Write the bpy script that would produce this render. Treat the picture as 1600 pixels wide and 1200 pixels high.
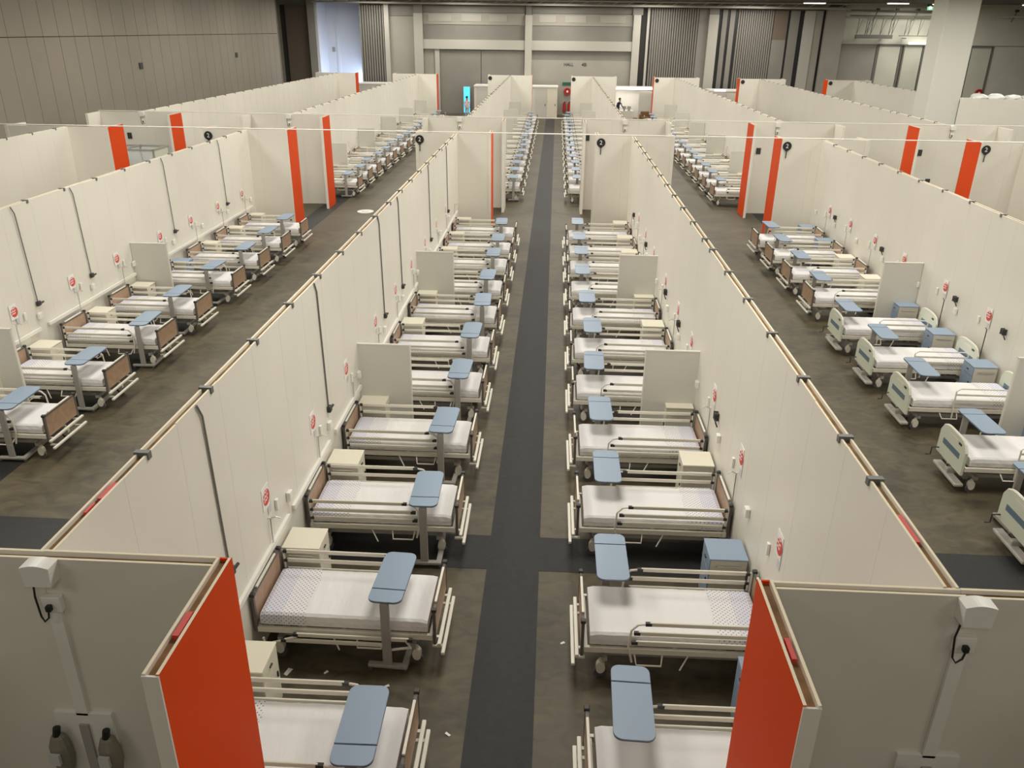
import bpy, bmesh, math, random
from mathutils import Vector, Matrix
R = random.Random(7)
for o in list(bpy.data.objects):
    bpy.data.objects.remove(o)
SC = bpy.context.scene
COL = SC.collection

# ------------------------------------------------------------------ camera
F_PX, PITCH, YAW, ROLL = 1257.22698, 0.415532819, -0.046948558, 0.0124984286
H = 7.0
cy, sy, cp, sp = math.cos(YAW), math.sin(YAW), math.cos(PITCH), math.sin(PITCH)
fw = Vector((sy*cp, cy*cp, -sp)); rt = Vector((cy, -sy, 0)); up = rt.cross(fw)
rt2 = rt*math.cos(ROLL) + up*math.sin(ROLL); up2 = -rt*math.sin(ROLL) + up*math.cos(ROLL)
cd = bpy.data.cameras.new('camera'); cam = bpy.data.objects.new('camera', cd); COL.objects.link(cam)
cd.sensor_width = 36; cd.lens = 36*F_PX/1600; cd.clip_end = 300
cam.matrix_world = Matrix(((rt2.x, up2.x, -fw.x, 0), (rt2.y, up2.y, -fw.y, 0), (rt2.z, up2.z, -fw.z, H), (0, 0, 0, 1)))
SC.camera = cam

# ------------------------------------------------------------------ world, exposure, lamps
wd = bpy.data.worlds.new('world'); SC.world = wd; wd.use_nodes = True
wd.node_tree.nodes['Background'].inputs[0].default_value = (1, .97, .92, 1)
wd.node_tree.nodes['Background'].inputs[1].default_value = 0.15
SC.view_settings.view_transform = 'Standard'; SC.view_settings.look = 'None'
SC.view_settings.gamma = 1; SC.view_settings.use_curve_mapping = False
SC.view_settings.exposure = 0.0
LAMP_Z = 9.05

def area(name, loc, sx, sy_, power, color, rot=(0, 0, 0)):
    l = bpy.data.lights.new(name, 'AREA'); l.shape = 'RECTANGLE'; l.size = sx; l.size_y = sy_
    l.energy = power; l.color = color
    o = bpy.data.objects.new(name, l); COL.objects.link(o); o.location = loc; o.rotation_euler = rot
    return o
for lx in (-15.5, -8, 0, 8, 16, 30):
    for ly in (-1.5, 10, 19, 28, 37, 46, 55, 64, 72.5):
        area('hall_or_fill_lamp', (lx, ly, LAMP_Z), 3.0, 3.0, 380 if ly > 0 else 110, (1, .958, .875))  # the dim row behind the camera is added fill for the near cross walls

for ly in (19, 28, 37, 44):
    area('hall_or_fill_lamp', (22.5, ly, LAMP_Z), 3.0, 3.0, 360, (1, .958, .875))  # extra lamps added to brighten the column front and the walls beside it

# ------------------------------------------------------------------ materials
def lin(c):
    return tuple((v/255/12.92 if v/255 <= .04045 else ((v/255+.055)/1.055)**2.4) for v in c)
MATS = {}
def mat(name, col, rough=.55, var=0.0, scale=3.0, metal=0.0, emit=None, es=1.0, bump=0.0, bscale=40, alpha=1.0, world=True):
    """col: linear rgb albedo; var: strength of tonal mottling"""
    if name in MATS: return MATS[name]
    m = bpy.data.materials.new(name); m.use_nodes = True; nt = m.node_tree; b = nt.nodes['Principled BSDF']
    b.inputs['Base Color'].default_value = (*col, 1); b.inputs['Roughness'].default_value = rough; b.inputs['Metallic'].default_value = metal
    if emit:
        b.inputs['Emission Color'].default_value = (*emit, 1); b.inputs['Emission Strength'].default_value = es
    if alpha < 1: b.inputs['Alpha'].default_value = alpha
    if var or bump:
        if world:
            g = nt.nodes.new('ShaderNodeNewGeometry'); src = g.outputs['Position']
        else:
            g = nt.nodes.new('ShaderNodeTexCoord'); src = g.outputs['Object']
    if var:
        n = nt.nodes.new('ShaderNodeTexNoise'); n.inputs['Scale'].default_value = scale; n.inputs['Detail'].default_value = 5
        nt.links.new(src, n.inputs['Vector'])
        r = nt.nodes.new('ShaderNodeValToRGB'); r.color_ramp.elements[0].position = .3; r.color_ramp.elements[1].position = .7
        r.color_ramp.elements[0].color = (*[c*(1-var) for c in col], 1); r.color_ramp.elements[1].color = (*[min(1, c*(1+var)) for c in col], 1)
        nt.links.new(n.outputs['Fac'], r.inputs['Fac']); nt.links.new(r.outputs['Color'], b.inputs['Base Color'])
    if bump:
        n2 = nt.nodes.new('ShaderNodeTexNoise'); n2.inputs['Scale'].default_value = bscale; n2.inputs['Detail'].default_value = 3
        nt.links.new(src, n2.inputs['Vector'])
        bp = nt.nodes.new('ShaderNodeBump'); bp.inputs['Strength'].default_value = bump; bp.inputs['Distance'].default_value = .02
        nt.links.new(n2.outputs['Fac'], bp.inputs['Height']); nt.links.new(bp.outputs['Normal'], b.inputs['Normal'])
    MATS[name] = m
    return m

M_PANEL = mat('white_laminate', (.745, .71, .625), .42, .025, .8)
M_EDGE = mat('cream_panel_edge', (.80, .70, .50), .6)
M_CORE = mat('brown_board_core', (.26, .15, .06), .8, .35, 6)
M_ORANGE = mat('orange_laminate', (.74, .066, .002), .5); M_ORANGE.node_tree.nodes['Principled BSDF'].inputs['Specular IOR Level'].default_value = .2
M_CLAMP = mat('grey_clamp', (.15, .15, .145), .45)
M_CREAM = mat('cream_painted_steel', (.74, .70, .60), .4)
M_WHITEP = mat('white_plastic', (.80, .78, .72), .4)
M_GREYM = mat('grey_painted_steel', (.36, .34, .31), .4)
M_POST = mat('dark_taupe_plastic', (.12, .108, .097), .5)
M_DARK = mat('dark_grey_plastic', (.035, .033, .032), .5)
M_BLACK = mat('black_plastic', (.012, .011, .012), .5)
M_WOOD = mat('brown_wood_laminate', (.40, .265, .17), .45, .12, 9)
M_BLUE = mat('blue_grey_laminate', (.275, .355, .46), .42)
M_BLUED = mat('blue_grey_edge', (.10, .14, .20), .5)
M_GREEN = mat('pale_green_plastic', (.66, .70, .58), .4)
M_STRIPE = mat('slate_blue_stripe', (.13, .19, .25), .4)
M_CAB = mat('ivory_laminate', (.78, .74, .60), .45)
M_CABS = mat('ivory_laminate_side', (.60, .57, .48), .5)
M_WHEEL = mat('grey_rubber', (.09, .09, .085), .6)
M_STEEL = mat('brushed_steel', (.55, .55, .54), .3, metal=.8)
M_RED = mat('red_print', (.62, .07, .05), .6)
M_PAPER = mat('white_paper', (.82, .80, .77), .7)
M_GPAPER = mat('grey_paper', (.55, .55, .54), .7)
M_CABLE = mat('grey_cable', (.17, .165, .15), .6)
M_DIV = mat('grey_white_board', (.62, .60, .54), .5)
M_CARPET = mat('charcoal_carpet', (.0165, .0165, .0155), .62, .22, 9, bump=.4, bscale=90)
M_HALLW = mat('taupe_wall_panel', (.255, .222, .175), .6, .05, .5)
M_HALLJ = mat('dark_joint', (.05, .042, .034), .8)
M_GREYW = mat('grey_wall', (.335, .315, .27), .6, .06, .6)
M_GREYD = mat('grey_door_panel', (.225, .213, .185), .55, .06, .6)
M_COLUMN = mat('light_column', (.44, .42, .365), .55)
M_CORR = mat('corrugated_grey', (.245, .23, .20), .5)
M_CORR_SHADE = mat('corrugated_groove_shade', (.10, .092, .08), .6)  # darker copy of the corrugated grey: groove shade put into the colour
M_RECESS_SHADE = mat('recess_shade', (.03, .027, .024), .8)  # for flat strips on the back wall: shade of its gaps painted dark
M_BROWND = mat('brown_door', (.15, .115, .085), .6)
M_GWALL = mat('pale_green_grey_wall', (.60, .60, .50), .55, .04, .7)
M_WCOL = mat('white_column', (.66, .655, .58), .55)
M_COOL = mat('white_alcove_wall', (.72, .74, .80), .5)
M_CEIL = mat('dark_ceiling', (.10, .09, .075), .8, .2, .3)
M_LIT = mat('lit_tube', (.9, .9, .88), .5, emit=(1, .97, .9), es=3.0)
M_CYAN = mat('cyan_lamp', (.1, .6, .8), .5, emit=(.06, .62, .95), es=1.1)
M_HOSE = mat('red_enamel', (.42, .02, .015), .4)
M_SIGNG = mat('green_sign', (.012, .10, .045), .6)
M_NAVY = mat('navy_cloth', (.012, .012, .045), .8)
M_PINK = mat('pale_pink_cloth', (.72, .56, .55), .8)
M_SKIN = mat('skin', (.36, .20, .13), .6)
M_HAIR = mat('black_hair', (.01, .008, .008), .6)
M_BOXBR = mat('brown_cardboard', (.20, .11, .045), .8)
M_PURPLE = mat('purple_print', (.09, .08, .22), .6)
M_PIPE = mat('dark_pipe', (.16, .155, .13), .5)

def glass_mat():
    m = bpy.data.materials.new('clear_pane'); m.use_nodes = True; b = m.node_tree.nodes['Principled BSDF']
    b.inputs['Base Color'].default_value = (.8, .86, .84, 1); b.inputs['Roughness'].default_value = .08; b.inputs['Alpha'].default_value = .28
    return m
M_GLASS = glass_mat()

def floor_mat():
    m = bpy.data.materials.new('stained_concrete'); m.use_nodes = True; nt = m.node_tree; b = nt.nodes['Principled BSDF']
    g = nt.nodes.new('ShaderNodeNewGeometry')
    def noise(s, d, dist, sc=(1, 1, 1)):
        mp = nt.nodes.new('ShaderNodeMapping'); mp.inputs['Scale'].default_value = sc
        nt.links.new(g.outputs['Position'], mp.inputs['Vector'])
        n = nt.nodes.new('ShaderNodeTexNoise'); n.inputs['Scale'].default_value = s; n.inputs['Detail'].default_value = d; n.inputs['Distortion'].default_value = dist
        nt.links.new(mp.outputs['Vector'], n.inputs['Vector']); return n
    n1 = noise(.7, 6, .6); n2 = noise(3.0, 7, 1.0, (1, 1.6, 1)); n3 = noise(60, 2, 0)
    r1 = nt.nodes.new('ShaderNodeValToRGB'); e = r1.color_ramp.elements
    e[0].position = .34; e[0].color = (.038, .031, .0175, 1); e[1].position = .66; e[1].color = (.125, .101, .058, 1)
    mx = nt.nodes.new('ShaderNodeMix'); mx.data_type = 'FLOAT'; mx.inputs[0].default_value = .55
    nt.links.new(n1.outputs['Fac'], mx.inputs[2]); nt.links.new(n2.outputs['Fac'], mx.inputs[3])
    nt.links.new(mx.outputs[0], r1.inputs['Fac'])
    r3 = nt.nodes.new('ShaderNodeValToRGB'); r3.color_ramp.elements[0].position = .73; r3.color_ramp.elements[1].position = .8
    r3.color_ramp.elements[0].color = (0, 0, 0, 1); r3.color_ramp.elements[1].color = (.35, .35, .35, 1)
    nt.links.new(n3.outputs['Fac'], r3.inputs['Fac'])
    m2 = nt.nodes.new('ShaderNodeMix'); m2.data_type = 'RGBA'
    nt.links.new(r3.outputs['Color'], m2.inputs[0]); nt.links.new(r1.outputs['Color'], m2.inputs[6]); m2.inputs[7].default_value = (.30, .26, .18, 1)
    nt.links.new(m2.outputs[2], b.inputs['Base Color'])
    rr = nt.nodes.new('ShaderNodeMapRange'); rr.inputs[3].default_value = .45; rr.inputs[4].default_value = .68
    nt.links.new(n2.outputs['Fac'], rr.inputs[0]); nt.links.new(rr.outputs[0], b.inputs['Roughness'])
    return m
M_FLOOR = floor_mat()

def sheet_mat():
    """white sheet with soft creases; a printed dot pattern on the head third, bluish where the pillow cloth lies"""
    m = bpy.data.materials.new('white_bed_sheet'); m.use_nodes = True; nt = m.node_tree; b = nt.nodes['Principled BSDF']
    b.inputs['Roughness'].default_value = .75
    tc = nt.nodes.new('ShaderNodeTexCoord'); mp = nt.nodes.new('ShaderNodeMapping'); mp.inputs['Scale'].default_value = (5, 1.2, 2)
    nt.links.new(tc.outputs['Object'], mp.inputs['Vector'])
    n = nt.nodes.new('ShaderNodeTexNoise'); n.inputs['Scale'].default_value = 2.2; n.inputs['Detail'].default_value = 2
    nt.links.new(mp.outputs['Vector'], n.inputs['Vector'])
    bp = nt.nodes.new('ShaderNodeBump'); bp.inputs['Strength'].default_value = .35; bp.inputs['Distance'].default_value = .03
    nt.links.new(n.outputs['Fac'], bp.inputs['Height']); nt.links.new(bp.outputs['Normal'], b.inputs['Normal'])
    b.inputs['Base Color'].default_value = (.80, .785, .775, 1)
    return m
M_SHEET = sheet_mat()
def dots_mat():
    m = bpy.data.materials.new('dotted_sheet'); m.use_nodes = True; nt = m.node_tree; b = nt.nodes['Principled BSDF']
    b.inputs['Roughness'].default_value = .75
    tc = nt.nodes.new('ShaderNodeTexCoord'); sx = nt.nodes.new('ShaderNodeSeparateXYZ'); nt.links.new(tc.outputs['Object'], sx.inputs[0])
    def math_(op, a, bb=None):
        nd = nt.nodes.new('ShaderNodeMath'); nd.operation = op
        for i, v in enumerate((a, bb)):
            if v is None: continue
            if isinstance(v, (int, float)): nd.inputs[i].default_value = v
            else: nt.links.new(v, nd.inputs[i])
        return nd.outputs[0]
    P = .058
    yy = math_('ADD', sx.outputs['Y'], sx.outputs['Z'])
    row = math_('FLOOR', math_('DIVIDE', sx.outputs['X'], P*.5))
    sh = math_('MULTIPLY', math_('FLOORED_MODULO', row, 2.0), P*.5)
    u = math_('SUBTRACT', math_('FRACT', math_('DIVIDE', sx.outputs['X'], P*.5)), .5)
    v = math_('SUBTRACT', math_('FRACT', math_('DIVIDE', math_('ADD', yy, sh), P)), .5)
    d = math_('ADD', math_('POWER', math_('MULTIPLY', u, P*.5), 2.0), math_('POWER', math_('MULTIPLY', v, P), 2.0))
    dot = math_('LESS_THAN', d, .0085**2)
    head = math_('LESS_THAN', sx.outputs['X'], -.73)
    m1 = nt.nodes.new('ShaderNodeMix'); m1.data_type = 'RGBA'; nt.links.new(head, m1.inputs[0])
    m1.inputs[6].default_value = (.80, .785, .78, 1); m1.inputs[7].default_value = (.70, .70, .775, 1)
    m2 = nt.nodes.new('ShaderNodeMix'); m2.data_type = 'RGBA'; nt.links.new(dot, m2.inputs[0]); nt.links.new(m1.outputs[2], m2.inputs[6])
    m2.inputs[7].default_value = (.25, .24, .34, 1)
    nt.links.new(m2.outputs[2], b.inputs['Base Color'])
    return m
M_DOTS = dots_mat()

# ------------------------------------------------------------------ mesh builder and object helpers
class MB:
    def __init__(s): s.v = []; s.f = []; s.m = []
    def add(s, vs, fs, mi=0):
        n = len(s.v); s.v += [tuple(v) for v in vs]; s.f += [tuple(n+i for i in f) for f in fs]; s.m += [mi]*len(fs); return s
    def box(s, x0, x1, y0, y1, z0, z1, mi=0, top=None):
        vs = [(x0, y0, z0), (x1, y0, z0), (x1, y1, z0), (x0, y1, z0), (x0, y0, z1), (x1, y0, z1), (x1, y1, z1), (x0, y1, z1)]
        s.add(vs, [(0, 3, 2, 1), (0, 1, 5, 4), (1, 2, 6, 5), (2, 3, 7, 6), (3, 0, 4, 7)], mi)
        s.add(vs[4:], [(0, 1, 2, 3)], mi if top is None else top); return s
    def cbox(s, x0, x1, y0, y1, z0, z1, c, mi=0):
        """box with chamfered edges"""
        bm = bmesh.new(); bmesh.ops.create_cube(bm, size=1)
        for v in bm.verts:
            v.co = ((x0+x1)/2+v.co.x*(x1-x0), (y0+y1)/2+v.co.y*(y1-y0), (z0+z1)/2+v.co.z*(z1-z0))
        bmesh.ops.bevel(bm, geom=bm.edges[:], offset=c, segments=2, affect='EDGES', profile=.5)
        bm.verts.index_update()
        s.add([v.co[:] for v in bm.verts], [[v.index for v in f.verts] for f in bm.faces], mi); bm.free(); return s
    def prism(s, pts, a0, a1, axis='z', mi=0):
        """extrude a 2-D outline (counter-clockwise) along an axis"""
        n = len(pts)
        def P(p, a): return (p[0], p[1], a) if axis == 'z' else ((a, p[0], p[1]) if axis == 'x' else (p[1], a, p[0]))
        vs = [P(p, a0) for p in pts]+[P(p, a1) for p in pts]
        fs = [tuple(reversed(range(n))), tuple(range(n, 2*n))]+[(i, (i+1) % n, n+(i+1) % n, n+i) for i in range(n)]
        return s.add(vs, fs, mi)
    def tube(s, path, r, n=8, mi=0, r1=None):
        pts = [Vector(p) for p in path]; rings = []
        t0 = (pts[1]-pts[0]).normalized(); a = Vector((0, 0, 1)) if abs(t0.z) < .9 else Vector((1, 0, 0))
        u = t0.cross(a).normalized(); L = len(pts)
        for i, p in enumerate(pts):
            t = ((pts[min(i+1, L-1)]-pts[max(i-1, 0)])).normalized()
            u = (u-t*u.dot(t)).normalized(); w = t.cross(u)
            rr = r if r1 is None else r+(r1-r)*i/(L-1)
            rings.append([p+u*math.cos(2*math.pi*k/n)*rr+w*math.sin(2*math.pi*k/n)*rr for k in range(n)])
        vs = [v for g in rings for v in g]; fs = []
        for i in range(L-1):
            for k in range(n):
                fs.append((i*n+k, i*n+(k+1) % n, (i+1)*n+(k+1) % n, (i+1)*n+k))
        fs.append(tuple(reversed(range(n)))); fs.append(tuple(range((L-1)*n, L*n)))
        return s.add(vs, fs, mi)
    def ring(s, c, rx, rz, r, n=20, k=6, mi=0):
        """torus in the xz plane facing -y"""
        vs = []; fs = []
        for i in range(n):
            a = 2*math.pi*i/n
            for j in range(k):
                b = 2*math.pi*j/k; q = 1+r*math.cos(b)/max(rx, rz)
                vs.append((c[0]+math.cos(a)*rx*q, c[1]+r*math.sin(b), c[2]+math.sin(a)*rz*q))
        for i in range(n):
            for j in range(k):
                fs.append((i*k+j, ((i+1) % n)*k+j, ((i+1) % n)*k+(j+1) % k, i*k+(j+1) % k))
        return s.add(vs, fs, mi)
    def mesh(s, name, mats):
        me = bpy.data.meshes.new(name); me.from_pydata(s.v, [], s.f)
        for m in (mats if isinstance(mats, (list, tuple)) else [mats]): me.materials.append(m)
        me.polygons.foreach_set('material_index', s.m); me.update(); return me
    def build(s, name, mats, parent=None, loc=None):
        o = bpy.data.objects.new(name, s.mesh(name, mats)); COL.objects.link(o)
        if parent: o.parent = parent
        if loc: o.location = loc
        return o
def inst(name, me, parent=None, loc=(0, 0, 0), rz=0):
    o = bpy.data.objects.new(name, me); COL.objects.link(o); o.location = loc; o.rotation_euler = (0, 0, rz)
    if parent: o.parent = parent
    return o
def tag(o, label, cat, group=None):
    o['label'] = label; o['category'] = cat
    if group: o['group'] = group
    return o
def thing(name, label, cat, loc=(0, 0, 0), rz=0, group=None):
    o = bpy.data.objects.new(name, None); COL.objects.link(o); o.location = loc; o.rotation_euler = (0, 0, rz); o.empty_display_size = .1
    return tag(o, label, cat, group)
def struct(o):
    o['kind'] = 'structure'; return o
def copy_tree(o, parent=None):
    c = o.copy(); COL.objects.link(c)
    if parent: c.parent = parent
    for ch in KIDS.get(o.name, []): copy_tree(ch, c)
    return c
KIDS = {}
def learn(o):
    KIDS[o.name] = [c for c in bpy.data.objects if c.parent == o]
    for c in KIDS[o.name]: learn(c)
def rrect(x0, x1, y0, y1, r, n=5):
    pts = []
    for cx, cy_, a0 in ((x1-r, y0+r, -90), (x1-r, y1-r, 0), (x0+r, y1-r, 90), (x0+r, y0+r, 180)):
        for i in range(n+1):
            a = math.radians(a0+90*i/n); pts.append((cx+r*math.cos(a), cy_+r*math.sin(a)))
    return pts
def circ(cx, cy_, r, n=20):
    return [(cx+r*math.cos(2*math.pi*i/n), cy_+r*math.sin(2*math.pi*i/n)) for i in range(n)]
ORD = ['first', 'second', 'third', 'fourth', 'fifth', 'sixth', 'seventh', 'eighth', 'ninth', 'tenth', 'eleventh', 'twelfth', 'thirteenth', 'fourteenth', 'fifteenth', 'sixteenth', 'seventeenth', 'eighteenth', 'nineteenth', 'twentieth']
def text_mesh(name, txt, size, depth=.004):
    c = bpy.data.curves.new(name, 'FONT'); c.body = txt; c.size = size; c.extrude = depth; c.align_x = 'CENTER'; c.align_y = 'CENTER'; c.resolution_u = 2
    o = bpy.data.objects.new(name, c); COL.objects.link(o)
    dg = bpy.context.evaluated_depsgraph_get(); me = bpy.data.meshes.new_from_object(o.evaluated_get(dg)); bpy.data.objects.remove(o)
    return me

# ------------------------------------------------------------------ setting: floor, carpets, ceiling, hall walls
struct(MB().box(-27, 45, -4, 80, -.2, 0).build('floor', M_FLOOR))
struct(MB().box(-27, 45, -4, 80, 9.3, 9.5).build('ceiling', M_CEIL))
def carpet(x0, x1, y0, y1, label, z=.004):
    tag(MB().box(x0, x1, y0, y1, 0, z).build('carpet_runner', M_CARPET), label, 'carpet', 'charcoal carpet strips')
carpet(-.767, -.027, 1, 74, 'charcoal carpet strip running down the middle of the central aisle')
carpet(-21, -.767, 9.34, 10.16, 'charcoal carpet strip crossing the hall left of the central strip')
carpet(-.027, 24, 9.34, 10.16, 'charcoal carpet strip crossing the hall right of the central strip')
carpet(-9.82, -9.05, 10.16, 68, 'charcoal carpet strip along the bed feet of the left side aisle')
carpet(8.4, 9.08, 10.16, 68, 'charcoal carpet strip along the bed feet of the right side aisle')

# left hall wall of tall panels in two tiers
wl = struct(MB().box(-21.35, -21.06, -4, 65, 0, 9.3).build('wall_left', M_HALLJ))
pm1 = MB().box(0, .06, .012, 1.148, 0.02, 6.47).mesh('panel', M_HALLW); pm2 = MB().box(0, .06, .012, 1.148, 6.50, 9.28).mesh('panel', M_HALLW)
for i in range(59):
    y = -3.5+i*1.16
    if y > 63.8: break
    inst('panel', pm1, wl, (-21.06, y, 0)); inst('panel', pm2, wl, (-21.06, y, 0))
for yy, zz in ((42.5, 5.05), (55.8, 5.2)):
    MB().box(-20.995, -20.95, yy, yy+.35, zz-.12, zz+.18).build('vent', M_DARK, wl)
struct(MB().box(44.6, 45, -4, 80, 0, 9.3).build('wall_right', M_GREYW))
struct(MB().box(-27, 45, -4.3, -4, 0, 9.3).build('wall_front', M_GREYW))
struct(MB().box(-27.3, -27, 64, 80, 0, 9.3).build('wall_alcove', M_GREYW))

YB = 76.0
wb = struct(MB().box(-27, -21.1, YB, YB+.3, 0, 9.3).box(-17.2, 45, YB+.02, YB+.3, 0, 9.3).box(-27, 45, YB+3, YB+3.3, 0, 9.3).build('wall_back', M_GREYD))
def strip(name, x0, x1, d, m, z0=0, z1=8.7, d0=0):
    return MB().box(x0, x1, YB-d, YB-d0+.02, z0, z1).build(name, m, wb)
strip('panel', -25.4, -24.2, .05, M_HALLW); strip('shade_strip', -24.2, -23.75, .03, M_RECESS_SHADE); strip('post', -24.9, -24.45, .3, M_COLUMN, 0, 9.2)
strip('door_leaf', -23.75, -21.75, .10, M_BROWND); strip('column', -21.7, -21.05, .45, M_GREYW, 0, 9.25)
# cool lit alcove with daylight
al = struct(MB().box(-21.05, -20.95, YB, YB+3, 0, 9.2).box(-21, -17.2, YB+2.9, YB+3, 0, 9.2).box(-17.25, -17.15, YB, YB+3, 0, 9.2).build('wall_recess', M_COOL))
MB().box(-20.1, -19.85, YB+2.82, YB+2.92, 0, 9.2).build('corner_post', M_COOL, al)
MB().box(-20.55, -20.3, YB+2.84, YB+2.92, 4.9, 5.3).build('vent', M_GREYM, al)
area('alcove_daylight', (-17.4, YB+.9, 2.6), 1.4, 4.0, 150, (.62, .76, 1), (0, math.radians(90), 0))
def corr(name, x0, x1, n, d, z1):
    pts = []; w = (x1-x0)/n
    mb = MB()
    for i in range(n):
        a = x0+i*w
        for q, ((xa, da), (xb, db)) in enumerate((((a, 0), (a+w*.15, d)), ((a+w*.15, d), (a+w*.6, d)), ((a+w*.6, d), (a+w*.72, 0)), ((a+w*.72, 0), (a+w, 0)))):
            mb.add([(xa, YB-.05-da, 0), (xb, YB-.05-db, 0), (xb, YB-.05-db, z1), (xa, YB-.05-da, z1)], [(0, 1, 2, 3)], 1 if q == 3 else 0)
    mb.box(x0, x1, YB-.04, YB+.02, 0, z1)
    return struct(mb.build(name, [M_CORR, M_CORR_SHADE]))
corr('door_1', -17.2, -15.02, 10, .2, 8.75)
strip('column', -15.0, -14.6, .5, M_COLUMN, 0, 8.9); strip('panel', -14.6, -12.45, .06, M_GREYW, 0, 7.9); strip('panel', -14.6, -12.45, .05, M_GREYD, 7.95, 8.7)
strip('column', -12.43, -11.68, .55, M_COLUMN, 0, 8.15); strip('column', -12.43, -11.68, .35, M_GREYD, 8.15, 8.9)
strip('panel', -11.65, -10.75, .08, M_GREYW, 0, 5.3); strip('post', -10.7, -10.28, .25, M_COLUMN, 0, 5.35)
strip('beam', -11.68, 6.43, .4, M_COLUMN, 5.33, 6.1)
for a, b in ((-11.65, -2.85), (-2.2, 6.4)):
    strip('panel', a, b, .05, M_GREYD, 6.1, 7.3); strip('panel', a, b, .12, M_GREYW, 7.3, 8.2); strip('panel', a, b, .05, M_GREYD, 8.25, 8.75)
for a, b in ((-11.2, -9.2), (-8.3, -6.6), (-5.9, -4.4), (-1.6, -.2), (.6, 2.4), (3.6, 5.8)):
    strip('reflection_patch', a, b, .16, mat('reflection_grey', (.39, .37, .32), .5), 7.55, 8.1, .1)  # paler patches painted as soft reflections on the upper wall
struct(MB().box(-10.25, -6.66, YB-.12, YB, 0, 5.25).build('door_2', M_GREYD)); struct(MB().box(-6.6, -2.86, YB-.12, YB, 0, 5.25).build('door_3', M_GREYD))
strip('column', -2.8, -2.2, .55, M_COLUMN, 0, 8.1); strip('column', -2.75, -2.25, .3, M_GREYD, 8.1, 9.0)
strip('panel', -2.2, 6.4, .05, M_GREYD, 4.55, 5.33); strip('panel', -2.2, 6.4, .08, M_GREYW, 0, 4.55)
strip('column', 6.43, 7.05, .55, M_COLUMN, 0, 8.2); strip('column', 6.35, 7.2, .4, M_GREYD, 8.2, 8.9)
strip('shade_strip', 7.06, 7.6, .03, M_RECESS_SHADE); strip('post', 7.6, 7.8, .3, M_COLUMN, 0, 8.8); strip('shade_strip', 7.8, 7.95, .03, M_BLACK)
corr('door_4', 7.95, 11.96, 20, .14, 8.75)
strip('panel', 11.97, 12.78, .10, M_CORR, 0, 7.6); strip('panel', 11.97, 12.78, .04, M_GREYD, 7.6, 8.7)
strip('column', 12.8, 13.6, .5, M_COLUMN, 0, 8.3); strip('column', 12.8, 13.6, .4, M_GREYD, 8.3, 8.9)
for a, b, m in ((13.62, 13.95, M_BLACK), (13.95, 14.35, M_GREYD), (14.35, 14.6, M_BLACK), (14.6, 15.0, M_GREYD), (15.0, 15.25, M_BLACK)):
    strip('shade_strip' if m is M_BLACK else 'panel', a, b, .04 if m is M_BLACK else .16, m)  # black strips are flat, painted as the shade inside the slots
corr('door_5', 15.27, 18.28, 16, .14, 8.7)
strip('panel', 18.3, 19.45, .15, M_GREYD, 0, 6.4); strip('panel', 18.3, 19.45, .12, M_BROWND, 6.4, 8.7); strip('shade_strip', 19.45, 19.65, .03, M_BLACK)
strip('panel', 19.65, 20.4, .15, M_GREYD); strip('shade_strip', 20.4, 20.8, .03, M_BLACK); strip('panel', 20.8, 21.65, .3, M_COLUMN); strip('panel', 21.65, 22.3, .22, M_GREYW)
strip('shade_strip', 22.3, 22.55, .03, M_RECESS_SHADE); strip('column', 22.55, 24.1, .5, M_GREYW, 0, 9.0)
strip('panel', 24.1, 45, .06, M_GWALL, 6.15, 9.3)
for a, b in ((24.16, 27.2), (27.45, 29.2), (29.6, 31.05), (35.2, 36.8), (37, 44)):
    strip('panel', a, b, .08, M_GREYW if a < 27 else M_GWALL, 0, 6.1)
for a, b in ((27.22, 27.44), (29.22, 29.32), (29.46, 29.56), (31.1, 31.25), (31.4, 31.5), (34.9, 35.1), (36.85, 36.95)):
    strip('door_post', a, b, .14, M_PIPE, 0, 6.1)
strip('lintel', 27.3, 31.6, .2, M_PIPE, 6.08, 6.2); strip('lintel', 34.5, 36.9, .2, M_PIPE, 6.02, 6.12)
# sloping light rail under the ceiling and along the far wall
rail = struct(MB().tube([(-21, YB-1.2, 8.95), (24, YB-1.2, 8.85)], .09, 6).tube([(-21, YB-1.2, 9.2), (24, YB-1.2, 9.2)], .07, 6).build('trim_1', M_COLUMN))
for i in range(36):
    x = -20.5+i*1.25
    MB().tube([(x, YB-1.2, 8.95), (x+.6, YB-1.2, 9.2)], .03, 5).build('brace', M_COLUMN, rail)
# pipes and hangers on the right back wall
for zz, nm in ((8.75, 'upper'), (8.35, 'lower')):
    tag(MB().tube([(24.4, YB-.6, zz), (32.9, YB-.6, zz)], .06, 6).build('wall_pipe', M_PIPE), '%s grey pipe along the back wall left of the white column' % nm, 'pipe', 'pipes on the back wall')
tag(MB().tube([(36.4, YB-.6, 8.4), (44, YB-.6, 8.4)], .08, 6).build('wall_pipe', M_GWALL), 'pale pipe along the back wall right of the white column', 'pipe', 'pipes on the back wall')
for i, x in enumerate((26.6, 28.2, 29.9, 31.5, 33.0, 37.9, 39.7)):
    t = thing('pipe_bracket', '%s dark bracket from the left carrying the pipes on the back wall' % ORD[i], 'bracket', (x, YB-.6, 8.55), 0, 'brackets on the back wall pipes')
    MB().tube([(0, 0, .3), (-.1, 0, -.1), (-.25, .1, -.55)], .05, 5).build('arm', M_PIPE, t); MB().box(-.12, .12, -.1, .1, .2, .38).build('clamp', M_DARK, t)
tray = thing('cable_tray', 'dark hanging tray of cables on thin rods before the right back wall', 'cable tray', (25, YB-.9, 6.6))
MB().box(0, 3, -.15, .15, .0, .10).box(0, 3, -.18, -.15, 0, .3).box(0, 3, .15, .18, 0, .3).build('tray', M_PIPE, tray); MB().box(3.6, 8, -.1, .1, .22, .28).build('rail', M_PIPE, tray)
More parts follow.
